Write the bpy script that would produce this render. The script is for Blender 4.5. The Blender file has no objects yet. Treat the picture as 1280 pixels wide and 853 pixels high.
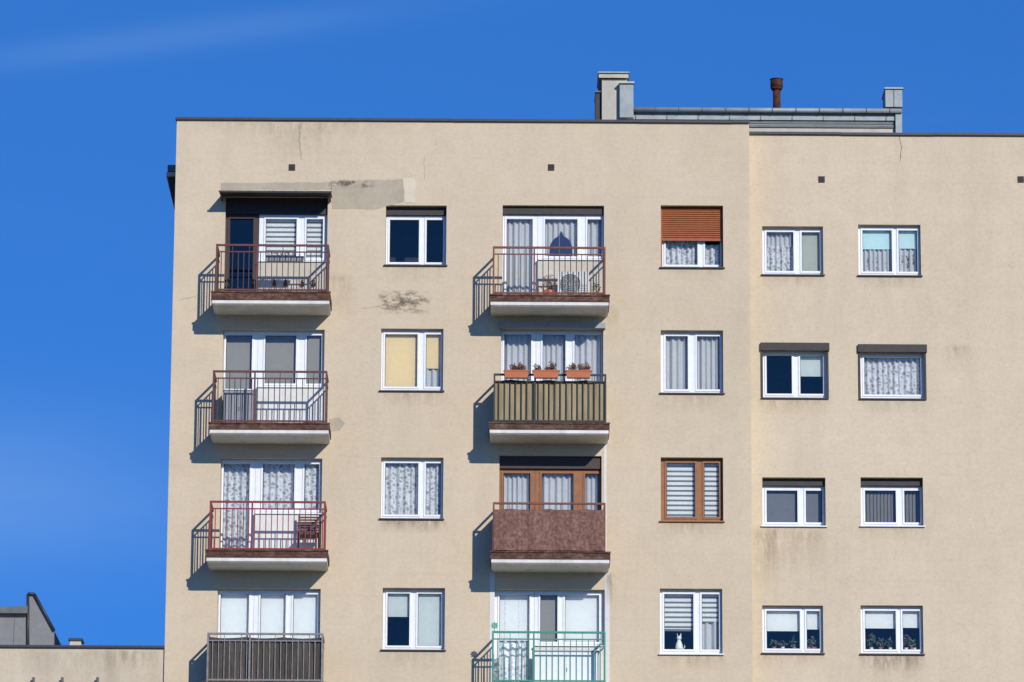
import bpy, math, random
from mathutils import Vector, Matrix
random.seed(7)
S = bpy.context.scene
S.view_settings.view_transform='Standard'
S.view_settings.look='None'
S.view_settings.exposure=0

# ---------------------------------------------------------------- camera (telephoto, from the street)
TH=math.atan(0.25); RO=math.radians(0.32); FPX=6060.0; CAMY=-100.0; CAMZ=1.7
F=Vector((0,math.cos(TH),math.sin(TH))); R0=Vector((1,0,0)); U0=Vector((0,-math.sin(TH),math.cos(TH)))
R=R0*math.cos(RO)+U0*math.sin(RO); U=U0*math.cos(RO)-R0*math.sin(RO)
cd=bpy.data.cameras.new("camera"); cam=bpy.data.objects.new("camera",cd); S.collection.objects.link(cam)
cd.sensor_width=36; cd.lens=FPX*36/1280; cd.clip_end=6000; cd.clip_start=1
M=Matrix(((R.x,U.x,-F.x,0),(R.y,U.y,-F.y,CAMY),(R.z,U.z,-F.z,CAMZ),(0,0,0,1)))
cam.matrix_world=M; S.camera=cam

def W(px,py,y=0.0):
    """surveyed photo measurement -> metres on the facade plane at depth y"""
    d=F*FPX+R*(px-640)+U*(426.5-py)
    t=(y-CAMY)/d.y
    return d.x*t, CAMZ+d.z*t
def rect(l,t,r,b,y=0.0):
    mx=(l+r)/2; my=(t+b)/2
    return W(l,my,y)[0], W(r,my,y)[0], W(mx,b,y)[1], W(mx,t,y)[1]

# ---------------------------------------------------------------- materials
MATS={}
class N:
    def __init__(s,name,rough=0.8,spec=0.3,metal=0.0):
        m=bpy.data.materials.new(name); m.use_nodes=True; s.m=m; s.nt=m.node_tree
        s.b=s.nt.nodes['Principled BSDF']; s.out=s.nt.nodes['Material Output']
        s.b.inputs['Roughness'].default_value=rough; s.b.inputs['Metallic'].default_value=metal
        s.b.inputs['Specular IOR Level'].default_value=spec
        s.tc=s.nt.nodes.new('ShaderNodeTexCoord'); MATS[name]=m
    def new(s,t): return s.nt.nodes.new(t)
    def l(s,a,b): s.nt.links.new(a,b)
    def noise(s,scale,detail=4,rough=0.6,ms=(1,1,1),dist=0.0):
        mp=s.new('ShaderNodeMapping'); mp.inputs['Scale'].default_value=ms; s.l(s.tc.outputs['Object'],mp.inputs['Vector'])
        n=s.new('ShaderNodeTexNoise'); n.inputs['Scale'].default_value=scale; n.inputs['Detail'].default_value=detail
        n.inputs['Roughness'].default_value=rough; n.inputs['Distortion'].default_value=dist
        s.l(mp.outputs[0],n.inputs['Vector']); return n.outputs['Fac']
    def ramp(s,f,st):
        r=s.new('ShaderNodeValToRGB'); e=r.color_ramp.elements
        while len(e)<len(st): e.new(0.5)
        for i,(p,c) in enumerate(st):
            if not isinstance(c,tuple): c=(c,c,c)
            e[i].position=p; e[i].color=(*c,1)
        s.l(f,r.inputs[0]); return r.outputs['Color']
    def mul(s,a,b,fac=1.0,mode='MULTIPLY'):
        x=s.new('ShaderNodeMix'); x.data_type='RGBA'; x.blend_type=mode; x.inputs['Factor'].default_value=fac
        s.l(a,x.inputs['A']); s.l(b,x.inputs['B']); return x.outputs['Result']
    def mixf(s,a,b,f):
        x=s.new('ShaderNodeMix'); x.data_type='RGBA'; s.l(f,x.inputs['Factor']); s.l(a,x.inputs['A']); s.l(b,x.inputs['B']); return x.outputs['Result']
    def rgb(s,c):
        x=s.new('ShaderNodeRGB'); x.outputs[0].default_value=(*c,1); return x.outputs[0]
    def math(s,op,a,b=None):
        x=s.new('ShaderNodeMath'); x.operation=op
        for i,v in enumerate((a,b)):
            if v is None: continue
            if isinstance(v,(int,float)): x.inputs[i].default_value=v
            else: s.l(v,x.inputs[i])
        return x.outputs[0]
    def col(s,c): s.l(c,s.b.inputs['Base Color'])
    def bump(s,f,st=0.3,d=0.02):
        x=s.new('ShaderNodeBump'); x.inputs['Strength'].default_value=st; x.inputs['Distance'].default_value=d
        s.l(f,x.inputs['Height']); s.l(x.outputs[0],s.b.inputs['Normal'])

def plaster(name,a,b,streak=0.955,mott=0.94):
    m=N(name,0.95,0.1)
    c=m.ramp(m.noise(0.35,5,0.6),[(0.32,a),(0.68,b)])
    c=m.mul(c,m.ramp(m.noise(1.0,5,0.7,(1.6,1,0.16)),[(0.33,streak),(0.55,1.0)]))
    c=m.mul(c,m.ramp(m.noise(2.2,6,0.75,dist=0.6),[(0.30,mott),(0.55,1.0),(0.75,1.03)]))
    c=m.mul(c,m.ramp(m.noise(13,5,0.75),[(0.30,0.90),(0.52,1.0),(0.72,1.04)]))
    # rare darker pits and worn spots
    c=m.mul(c,m.ramp(m.noise(7,3,0.6),[(0.22,0.80),(0.29,1.0)]))
    # faint board-marked coursing of the render
    sx=m.new('ShaderNodeSeparateXYZ'); m.l(m.tc.outputs['Object'],sx.inputs[0])
    w=m.math('FRACT',m.math('MULTIPLY',sx.outputs['Z'],1/0.46))
    line=m.math('LESS_THAN',w,0.05)
    line=m.math('MULTIPLY',line,m.math('MULTIPLY',m.noise(0.9,4,0.7,(0.5,1,3)),0.12))
    c=m.mixf(c,m.rgb(tuple(v*0.6 for v in a)),line)
    m.col(c); m.bump(m.noise(20,6,0.8),0.22,0.02); return m
plaster('wall_plaster',(0.580,0.472,0.325),(0.632,0.515,0.358))
plaster('wall_plaster_side',(0.592,0.484,0.336),(0.642,0.526,0.368),0.945)
plaster('balcony_plaster',(0.50,0.44,0.35),(0.62,0.56,0.46))
plaster('balcony_plaster_white',(0.64,0.62,0.57),(0.74,0.72,0.67))
plaster('slab_paint',(0.70,0.67,0.60),(0.80,0.77,0.70),0.82,0.85)
plaster('repair_patch',(0.42,0.355,0.255),(0.48,0.41,0.295),0.9,0.88)
plaster('repair_patch_light',(0.64,0.54,0.40),(0.68,0.58,0.43))
plaster('annex_plaster',(0.54,0.45,0.32),(0.62,0.52,0.38),0.86)
plaster('roofhouse_plaster',(0.50,0.46,0.37),(0.58,0.54,0.45),0.85,0.9)

def painted(name,c,rough=0.5,var=0.15,scale=9,metal=0.0,spec=0.4):
    m=N(name,rough,spec,metal)
    k=m.ramp(m.noise(scale,5,0.7),[(0.3,tuple(v*(1-var) for v in c)),(0.7,tuple(min(1,v*(1+var)) for v in c))])
    m.col(k); m.bump(m.noise(scale*4,3,0.6),0.08,0.005); return m
painted('frame_white',(0.76,0.77,0.77),0.35,0.06)
painted('frame_brown',(0.27,0.105,0.03),0.45,0.2)
painted('frame_darkbrown',(0.05,0.022,0.015),0.5,0.2)
painted('sill_metal',(0.055,0.035,0.028),0.5,0.3)
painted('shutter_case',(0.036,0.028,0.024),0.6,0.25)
painted('shutter_brown',(0.30,0.085,0.022),0.5,0.12)
painted('shutter_grey',(0.30,0.31,0.30),0.5,0.12)
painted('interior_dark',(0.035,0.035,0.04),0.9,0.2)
painted('fan_grey',(0.16,0.16,0.155),0.7,0.1)
painted('blind_white',(0.74,0.76,0.74),0.8,0.04)
painted('blind_cream',(0.74,0.60,0.34),0.8,0.05)
painted('blind_grey',(0.30,0.285,0.26),0.8,0.05)
painted('blind_greygreen',(0.42,0.45,0.38),0.8,0.05)
painted('blind_cyan',(0.52,0.70,0.71),0.8,0.05)
painted('blind_pale',(0.55,0.60,0.58),0.8,0.05)
painted('slat_grey',(0.17,0.18,0.19),0.8,0.08)
painted('rail_brown',(0.11,0.032,0.026),0.55,0.35)
painted('rail_dark',(0.045,0.03,0.028),0.55,0.3)
painted('rail_red',(0.22,0.020,0.018),0.5,0.3)
painted('rail_black',(0.025,0.022,0.02),0.5,0.2)
painted('rail_green',(0.04,0.24,0.15),0.5,0.2)
painted('rail_rust',(0.18,0.045,0.025),0.6,0.35)
painted('rail_grey',(0.20,0.19,0.18),0.5,0.3)
painted('flashing_dark',(0.045,0.045,0.05),0.5,0.2,metal=0.3)
painted('zinc',(0.29,0.32,0.315),0.6,0.2,3,metal=0.2)
painted('zinc_dark',(0.13,0.14,0.14),0.6,0.2,3,metal=0.2)
painted('ac_white',(0.58,0.57,0.52),0.5,0.08)
painted('terracotta',(0.50,0.155,0.065),0.7,0.12)
painted('soil',(0.05,0.035,0.025),0.9,0.3)
painted('leaf_green',(0.07,0.12,0.035),0.7,0.4,30)
painted('leaf_pale',(0.22,0.27,0.16),0.7,0.3,30)
painted('leaf_red',(0.22,0.045,0.035),0.7,0.4,30)
painted('twig_dry',(0.13,0.075,0.045),0.8,0.3,30)
painted('petal_green',(0.03,0.36,0.2),0.5,0.1)
painted('ceramic_white',(0.8,0.8,0.78),0.3,0.03)
painted('door_blue',(0.02,0.03,0.09),0.3,0.2)
painted('cabinet_grey',(0.26,0.26,0.27),0.6,0.12)
painted('cabinet_brown',(0.10,0.04,0.025),0.6,0.25)
painted('roof_felt',(0.07,0.07,0.075),0.9,0.2,4)
painted('asphalt',(0.05,0.05,0.052),0.9,0.2,4)
painted('canopy_sheet',(0.03,0.028,0.028),0.6,0.3,5)
painted('shed_wall',(0.20,0.20,0.205),0.7,0.12,4)

m=N('rust',0.85,0.2); m.col(m.ramp(m.noise(9,6,0.75),[(0.3,(0.03,0.012,0.009)),(0.55,(0.09,0.032,0.02)),(0.75,(0.18,0.07,0.035))])); m.bump(m.noise(40),0.5,0.01)
m=N('slab_flashing',0.85,0.2)
m.col(m.ramp(m.noise(5,7,0.8,(1,1,2)),[(0.30,(0.035,0.017,0.013)),(0.5,(0.10,0.048,0.033)),(0.72,(0.25,0.16,0.11))])); m.bump(m.noise(40),0.5,0.01)
m=N('screen_beige',0.9,0.1)
m.col(m.mul(m.ramp(m.noise(3,5,0.7,(4,1,0.4)),[(0.3,(0.26,0.20,0.11)),(0.7,(0.42,0.34,0.20))]),m.ramp(m.noise(30),[(0.3,0.85),(0.7,1.0)])))
m=N('screen_pebble',0.9,0.1)
m.col(m.mul(m.ramp(m.noise(16,4,0.75),[(0.32,(0.12,0.055,0.042)),(0.5,(0.21,0.11,0.083)),(0.70,(0.33,0.20,0.155))]),m.ramp(m.noise(2.5,5,0.7,(6,1,0.3)),[(0.3,0.72),(0.7,1.1)])))
m=N('screen_dark',0.9,0.1)
m.col(m.mul(m.ramp(m.noise(9,4,0.7,(6,1,0.2)),[(0.35,(0.05,0.042,0.034)),(0.65,(0.11,0.095,0.08))]),m.ramp(m.noise(3),[(0.3,0.8),(0.7,1.1)])))
m=N('ground_soil',0.95,0.1)
m.col(m.ramp(m.noise(0.12,8,0.7),[(0.35,(0.09,0.10,0.045)),(0.55,(0.15,0.145,0.085)),(0.7,(0.22,0.19,0.13))]))

# glass
m=N('glass'); nt=m.nt; nt.nodes.remove(m.b)
tr=m.new('ShaderNodeBsdfTransparent'); tr.inputs[0].default_value=(0.91,0.93,0.93,1)
gl=m.new('ShaderNodeBsdfGlossy'); gl.inputs['Roughness'].default_value=0.02; gl.inputs['Color'].default_value=(0.95,0.97,1,1)
fr=m.new('ShaderNodeFresnel'); fr.inputs['IOR'].default_value=1.6
mx=m.new('ShaderNodeMixShader'); m.l(fr.outputs[0],mx.inputs[0]); m.l(tr.outputs[0],mx.inputs[1]); m.l(gl.outputs[0],mx.inputs[2]); m.l(mx.outputs[0],m.out.inputs[0])
# lace / net curtain
def lace(name,dens,pat,scale=13.0,c=(0.80,0.81,0.82)):
    m=N(name,0.9,0.05); m.b.inputs['Base Color'].default_value=(*c,1)
    mp=m.new('ShaderNodeMapping'); mp.inputs['Scale'].default_value=(1,0.0,1); m.l(m.tc.outputs['Object'],mp.inputs['Vector'])
    v=m.new('ShaderNodeTexVoronoi'); v.feature='DISTANCE_TO_EDGE'; v.inputs['Scale'].default_value=scale; m.l(mp.outputs[0],v.inputs['Vector'])
    n=m.noise(7,4,0.7)
    a=m.math('ADD',m.math('MULTIPLY',v.outputs[0],pat*2.2),m.math('MULTIPLY',n,0.5))
    r=m.ramp(a,[(0.25,dens),(0.62,max(0,dens-pat))])
    tr=m.new('ShaderNodeBsdfTransparent'); mx=m.new('ShaderNodeMixShader')
    m.l(r,mx.inputs[0]); m.l(tr.outputs[0],mx.inputs[1]); m.l(m.b.outputs[0],mx.inputs[2]); m.l(mx.outputs[0],m.out.inputs[0])
lace('lace_curtain',0.90,0.52,11)
lace('net_curtain',0.70,0.16,30)
# stains
def stain(name,c,st,blot=False):
    m=N(name,0.95,0.05); m.b.inputs['Base Color'].default_value=(*c,1)
    sx=m.new('ShaderNodeSeparateXYZ'); m.l(m.tc.outputs['Generated'],sx.inputs[0])
    gx=sx.outputs['X']; gz=sx.outputs['Z']
    e=m.math('MULTIPLY',m.math('MULTIPLY',gx,m.math('SUBTRACT',1.0,gx)),4.0)
    e=m.math('POWER',e,0.6)
    if blot:
        ez=m.math('MULTIPLY',m.math('MULTIPLY',gz,m.math('SUBTRACT',1.0,gz)),4.0)
        n=m.ramp(m.noise(5.0,6,0.75,(0.8,1,1.6)),[(0.45,0.0),(0.62,1.0)])
    else:
        ez=m.math('MULTIPLY',gz,m.math('MINIMUM',m.math('MULTIPLY',m.math('SUBTRACT',1.0,gz),8.0),1.0))
        n=m.ramp(m.noise(3.0,6,0.75,(2.2,1,0.5)),[(0.38,0.0),(0.68,1.0)])
    a=m.math('MULTIPLY',m.math('MULTIPLY',e,ez),m.math('MULTIPLY',n,st))
    tr=m.new('ShaderNodeBsdfTransparent'); mx=m.new('ShaderNodeMixShader')
    m.l(a,mx.inputs[0]); m.l(tr.outputs[0],mx.inputs[1]); m.l(m.b.outputs[0],mx.inputs[2]); m.l(mx.outputs[0],m.out.inputs[0])
stain('stain_grime',(0.22,0.175,0.12),0.22)
stain('stain_grime_strong',(0.15,0.115,0.075),0.6)
stain('stain_blot',(0.16,0.13,0.09),0.9,True)
stain('stain_rusty',(0.34,0.23,0.13),0.36)

# ---------------------------------------------------------------- mesh builder
class MB:
    def __init__(s): s.v=[];s.f=[];s.m=[];s.names=[];s.smooth=[]
    def mi(s,n):
        if n not in s.names: s.names.append(n)
        return s.names.index(n)
    def face(s,pts,mat,sm=False):
        k=len(s.v); s.v+= [tuple(p) for p in pts]; s.f.append(tuple(range(k,k+len(pts)))); s.m.append(s.mi(mat)); s.smooth.append(sm)
    def hexa(s,b,t,mat):
        k=len(s.v); s.v+=[tuple(p) for p in b]+[tuple(p) for p in t]; i=s.mi(mat)
        for q in ((3,2,1,0),(4,5,6,7),(0,1,5,4),(1,2,6,5),(2,3,7,6),(3,0,4,7)):
            s.f.append(tuple(k+a for a in q)); s.m.append(i); s.smooth.append(False)
    def box(s,x0,x1,y0,y1,z0,z1,mat):
        s.hexa([(x0,y0,z0),(x1,y0,z0),(x1,y1,z0),(x0,y1,z0)],[(x0,y0,z1),(x1,y0,z1),(x1,y1,z1),(x0,y1,z1)],mat)
    def tube(s,a,b,r,mat,n=10,r2=None):
        a=Vector(a);b=Vector(b);d=(b-a).normalized(); r2=r if r2 is None else r2
        u=d.orthogonal().normalized(); w=d.cross(u); k=len(s.v); i=s.mi(mat)
        for j in range(n):
            t=2*math.pi*j/n; o=u*math.cos(t)+w*math.sin(t); s.v.append(tuple(a+o*r)); s.v.append(tuple(b+o*r2))
        for j in range(n):
            q=(j+1)%n; s.f.append((k+2*j,k+2*q,k+2*q+1,k+2*j+1)); s.m.append(i); s.smooth.append(True)
        s.f.append(tuple(k+2*j for j in range(n))[::-1]); s.m.append(i); s.smooth.append(False)
        s.f.append(tuple(k+2*j+1 for j in range(n))); s.m.append(i); s.smooth.append(False)
    def lathe(s,cx,cy,prof,mat,n=14,sy=1.0):
        k=len(s.v); i=s.mi(mat)
        for r,z in prof:
            for j in range(n):
                t=2*math.pi*j/n; s.v.append((cx+r*math.cos(t),cy+r*sy*math.sin(t),z))
        for a in range(len(prof)-1):
            for j in range(n):
                q=(j+1)%n; s.f.append((k+a*n+j,k+a*n+q,k+(a+1)*n+q,k+(a+1)*n+j)); s.m.append(i); s.smooth.append(True)
    def leaves(s,cx,cy,cz,rx,ry,rz,n,size,mats):
        for _ in range(n):
            while True:
                p=Vector((random.uniform(-1,1),random.uniform(-1,1),random.uniform(-1,1)))
                if p.length<1: break
            c=Vector((cx+p.x*rx,cy+p.y*ry,cz+p.z*rz)); d=Vector((random.gauss(0,1),random.gauss(0,1),random.gauss(0,1))).normalized()
            e=d.orthogonal().normalized(); sz=size*random.uniform(0.6,1.4)
            s.face([c-d*sz,c+e*sz*0.45,c+d*sz,c-e*sz*0.45],random.choice(mats))
    def build(s,name,parent=None,origin=None):
        o0=Vector(origin) if origin else Vector((0,0,0))
        me=bpy.data.meshes.new(name); me.from_pydata([tuple(Vector(p)-o0) for p in s.v],[],s.f)
        for n in s.names: me.materials.append(MATS[n])
        for p,i,sm in zip(me.polygons,s.m,s.smooth): p.material_index=i; p.use_smooth=sm
        me.update(); ob=bpy.data.objects.new(name,me); S.collection.objects.link(ob); ob.location=o0
        if parent: ob.parent=parent
        return ob
def empty(name):
    e=bpy.data.objects.new(name,None); S.collection.objects.link(e); return e
BLD=empty('apartment_building')

# ---------------------------------------------------------------- windows
def cover(mb,gx0,gx1,gz0,gz1,y,spec):
    kind=spec[0]; h=gz1-gz0
    x0=gx0-0.03; x1=gx1+0.03
    if kind in('lace','net'):
        mat='lace_curtain' if kind=='lace' else 'net_curtain'
        f0=spec[1] if len(spec)>1 else 0.0; f1=spec[2] if len(spec)>2 else 1.0
        zt=gz1+0.03-h*f0; zb=gz1-h*f1-(0.03 if f1>=1 else 0)
        n=max(8,int((x1-x0)/0.016)); ph=random.uniform(0,6); k=random.uniform(40,62)
        pts=[]
        for i in range(n+1):
            x=x0+(x1-x0)*i/n
            pts.append((x,y+0.05+0.026*math.sin(k*x+ph+1.2*math.sin(5*x+ph))+0.012*math.sin(k*0.37*x+2*ph),x))
        for i in range(n):
            a,b=pts[i],pts[i+1]
            mb.face([(a[0],a[1],zb+0.012*math.sin(9*a[0])),(b[0],b[1],zb+0.012*math.sin(9*b[0])),(b[0],b[1],zt),(a[0],a[1],zt)],mat,False)
    elif kind=='roll':
        f=spec[1]; mb.box(x0,x1,y+0.02,y+0.024,gz1-h*f,gz1+0.03,spec[2]); mb.box(x0,x1,y+0.012,y+0.03,gz1-h*f-0.015,gz1-h*f,spec[2])
    elif kind=='stripe':
        f=spec[1]; z=gz1+0.02; zb=gz1-h*f; st=0.105
        while z>zb:
            mb.box(x0,x1,y+0.02,y+0.024,max(zb,z-st*0.60),z,'blind_white')
            mb.face([(x0,y+0.03,max(zb,z-st)),(x1,y+0.03,max(zb,z-st)),(x1,y+0.03,z-st*0.60),(x0,y+0.03,z-st*0.60)],'slat_grey') 
            z-=st
    elif kind=='vert':
        x=x0
        while x<x1:
            mb.face([(x,y+0.05,gz0-0.02),(x+0.06,y+0.02,gz0-0.02),(x+0.06,y+0.02,gz1+0.02),(x,y+0.05,gz1+0.02)],spec[1] if len(spec)>1 else 'slat_grey'); x+=0.075
    elif kind=='plants':
        w=gx1-gx0; hh=spec[1] if len(spec)>1 else 1.0
        for i in range(3):
            cx=gx0+w*(0.2+0.3*i)+random.uniform(-.03,.03); r=0.045; q=hh*random.uniform(.7,1.2)
            mb.lathe(cx,y+0.10,[(0,gz0-0.02),(r*0.7,gz0-0.02),(r,gz0+0.07),(r*0.9,gz0+0.07),(0,gz0+0.06)],random.choice(['terracotta','ceramic_white']),8)
            mb.leaves(cx,y+0.10,gz0+0.06+0.11*q,0.10,0.05,0.12*q,int(50*q),0.035,['leaf_green','leaf_pale','leaf_green','twig_dry'])
    elif kind=='arch':
        cx=(gx0+gx1)/2; pts=[(cx-0.24,y+0.015,gz0)]
        for i in range(13):
            t=math.pi*(1-i/12); pts.append((cx+0.24*math.cos(t),y+0.015,gz0+0.18+0.30*math.sin(t)+(0.12 if i==6 else 0)))
        pts.append((cx+0.24,y+0.015,gz0)); mb.face(pts,'door_blue')

def unit(mb,x0,x1,z0,z1,y,glasses,covers,fm='frame_white',mt=0.085,mbm=0.09):
    """casement unit: frame filling x0..x1,z0..z1; y = front face of the frame"""
    T=0.07; gz0=z0+mbm; gz1=z1-mt
    mb.box(x0,x1,y,y+T,z1-mt,z1,fm); mb.box(x0,x1,y,y+T,z0,z0+mbm,fm)
    e=[x0]+[v for g in glasses for v in g]+[x1]
    for i in range(0,len(e),2):
        if e[i+1]-e[i]>0.004: mb.box(e[i],e[i+1],y+0.0015,y+T-0.002,z0+mbm,z1-mt,fm)
    for g,cs in zip(glasses,covers):
        a,b=g; p=y-0.016; q=y+0.03
        mb.box(a-0.035,a+0.004,p,q,gz0-0.04,gz1+0.04,fm); mb.box(b-0.004,b+0.035,p,q,gz0-0.04,gz1+0.04,fm)
        mb.box(a+0.004,b-0.004,p+0.001,q,gz0-0.04,gz0+0.004,fm); mb.box(a+0.004,b-0.004,p+0.001,q,gz1-0.004,gz1+0.04,fm)
        gk='interior_dark'
        mb.box(a+0.004,a+0.014,y+0.02,y+0.045,gz0,gz1,gk); mb.box(b-0.014,b-0.004,y+0.02,y+0.045,gz0,gz1,gk)
        mb.box(a+0.014,b-0.014,y+0.02,y+0.045,gz0+.004,gz0+.014,gk)
        mb.face([(a,y+0.035,gz0),(b,y+0.035,gz0),(b,y+0.035,gz1),(a,y+0.035,gz1)],'glass')
        for c in cs: cover(mb,a,b,gz0,gz1,y+T+0.0,c)

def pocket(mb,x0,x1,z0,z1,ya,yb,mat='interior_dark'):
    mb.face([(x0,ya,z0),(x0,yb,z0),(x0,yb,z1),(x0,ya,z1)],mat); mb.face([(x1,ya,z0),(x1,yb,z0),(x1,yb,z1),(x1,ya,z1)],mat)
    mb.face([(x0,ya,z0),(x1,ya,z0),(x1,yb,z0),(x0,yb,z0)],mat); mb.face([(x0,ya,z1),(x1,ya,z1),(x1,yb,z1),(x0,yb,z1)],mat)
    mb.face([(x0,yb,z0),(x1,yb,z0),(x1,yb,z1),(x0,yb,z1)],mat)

YR=0.45   # right-hand section is set back
OPEN={0:[],1:[]}
FLOOR=W(500,331)[1]-W(500,488)[1]
def window(bb,gl,cv,sec=0,depth=0.2,fm='frame_white',case=0.0,casem='shutter_case',shutter=None,box=False,dz=0.0,sill='sill_metal'):
    y=YR if sec else 0.0
    x0,x1,z0,z1=rect(*bb,y); z0+=dz; z1+=dz
    OPEN[sec].append((x0,x1,z0,z1))
    my=(bb[1]+bb[3])/2
    G=[(W(a,my,y+depth)[0],W(b,my,y+depth)[0]) for a,b in gl]
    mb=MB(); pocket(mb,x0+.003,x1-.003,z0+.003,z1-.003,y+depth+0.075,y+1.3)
    zt=z1-case
    unit(mb,x0+.004,x1-.004,z0+.012,zt-.004,y+depth,G,cv,fm)
    if case>0: mb.box(x0+.002,x1-.002,y+depth-0.08,y+depth+0.06,zt,z1-.002,casem)
    if box: mb.box(x0-0.04,x1+0.05,y-0.07,y+0.0,z1-0.02,z1+0.15,casem); mb.box(x0-0.03,x0+0.01,y-0.03,y-0.001,z0,z1,casem); mb.box(x1-0.01,x1+0.03,y-0.03,y-0.001,z0,z1,casem)
    if shutter:
        zb=z1-(z1-z0)*shutter; z=zb; ys=y+depth-0.10
        while z<z1-0.06:
            h=min(0.045,z1-.003-z); mb.hexa([(x0+.03,ys-.006,z),(x1-.03,ys-.006,z),(x1-.03,ys+.02,z),(x0+.03,ys+.02,z)],[(x0+.03,ys+.008,z+h-.008),(x1-.03,ys+.008,z+h-.008),(x1-.03,ys+.02,z+h-.008),(x0+.03,ys+.02,z+h-.008)],'shutter_brown'); z+=0.047
        mb.box(x0+.03,x1-.03,ys-.012,ys+.02,zb-.03,zb-.002,'shutter_brown')
        mb.box(x0+.003,x0+.03,ys-.01,ys+.03,z0+.02,z1-.003,'shutter_brown'); mb.box(x1-.03,x1-.003,ys-.01,ys+.03,z0+.02,z1-.003,'shutter_brown')
    mb.hexa([(x0-.03,y-.05,z0-.035),(x1+.03,y-.05,z0-.035),(x1+.03,y+depth,z0-.02),(x0-.03,y+depth,z0-.02)],
            [(x0-.03,y-.05,z0-.012),(x1+.03,y-.05,z0-.012),(x1+.03,y+depth,z0+.010),(x0-.03,y+depth,z0+.010)],sill)
    mb.build('window',BLD); return (x0,x1,z0,z1,y)
RW=('roll',1.0,'blind_white')
WL=[
 ((482,257,558,331),[(487,524),(533,554)],[[],[]],dict(case=0.17,depth=0.22)),
 ((476,411,554,488),[(481,522),(532,551)],[[('roll',1.0,'blind_cream')],[('roll',0.62,'blind_cream'),('net',0.5)]],dict(depth=0.13)),
 ((476,572,554,648),[(481,523),(532,551)],[[('lace',)],[('lace',)]],dict(depth=0.14)),
 ((478,735,556,812),[(484,512),(522,552)],[[('roll',0.42,'blind_pale')],[('roll',1.0,'blind_pale')]],dict(depth=0.16)),
 ((826,257,904,334),[(832,872),(881,900)],[[('lace',0.3)],[('lace',0.6)]],dict(shutter=0.53,depth=0.22,case=.06)),
 ((826,413,904,491),[(832,860),(871,900)],[[('net',)],[('net',)]],dict(depth=0.15)),
 ((826,572,904,651),[(833,869),(880,899)],[[('stripe',1.0)],[('stripe',1.0)]],dict(depth=0.13,fm='frame_brown',sill='frame_brown')),
 ((825,736,903,817),[(830,867),(877,899)],[[('stripe',0.62)],[('stripe',0.5),('net',0.5)]],dict(depth=0.13,sill='frame_white')),
]
WR=[
 ((953,283,1029,343),[(958,992),(1002,1025)],[[('net',0,0.35),('lace',0.35)],[('roll',1.0,'blind_greygreen')]],dict(depth=0.14)),
 ((953,438,1034,497),[(958,990),(1000,1029)],[[],[('roll',0.5,'blind_pale')]],dict(depth=0.12,box=True)),
 ((953,597,1032,657),[(958,997),(1007,1028)],[[('roll',1,'slat_grey')],[('roll',1,'slat_grey')]],dict(depth=0.2,case=0.15,sill='frame_white')),
 ((953,757,1029,816),[(958,1000),(1008,1025)],[[('roll',0.5,'blind_white'),('plants',)],[('roll',0.45,'blind_white'),('plants',)]],dict(depth=0.13)),
 ((1073,281,1151,344),[(1078,1115),(1123,1147)],[[('roll',0.42,'blind_cyan'),('net',0.4),('plants',1.9)],[('roll',0.40,'blind_cyan'),('net',0.4),('plants',1.9)]],dict(depth=0.13)),
 ((1075,440,1156,498),[(1080,1151)],[[('lace',)]],dict(depth=0.12,box=True)),
 ((1076,597,1154,657),[(1081,1120),(1130,1150)],[[('vert','blind_grey')],[('vert','blind_grey')]],dict(depth=0.2,case=0.15,sill='frame_white')),
 ((1076,757,1154,817),[(1081,1120),(1128,1150)],[[('roll',0.42,'blind_white'),('plants',1.2)],[('roll',0.40,'blind_white'),('plants',1.2)]],dict(depth=0.13)),
]
for i,(b,g,c,k) in enumerate(WL):
    r=window(b,g,c,0,**k)
    if i==7: CATW=r
for b,g,c,k in WR: window(b,g,c,1,**k)
opts=[[[('net',)],[('net',)]],[[('lace',)],[('lace',)]],[[('roll',.6,'blind_white')],[('roll',.3,'blind_white')]],[[],[]],[[('stripe',.8)],[('stripe',.8)]]]
for k in range(1,7):
    for b,g in (((478,735,556,812),[(484,512),(522,552)]),((825,736,903,817),[(830,867),(877,899)])):
        window(b,g,random.choice(opts),0,depth=0.15,dz=-FLOOR*k)
    for b,g in (((953,757,1029,816),[(958,1000),(1008,1025)]),((1076,757,1154,817),[(1081,1120),(1128,1150)])):
        window(b,g,random.choice(opts),1,depth=0.15,dz=-FLOOR*k)

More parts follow.
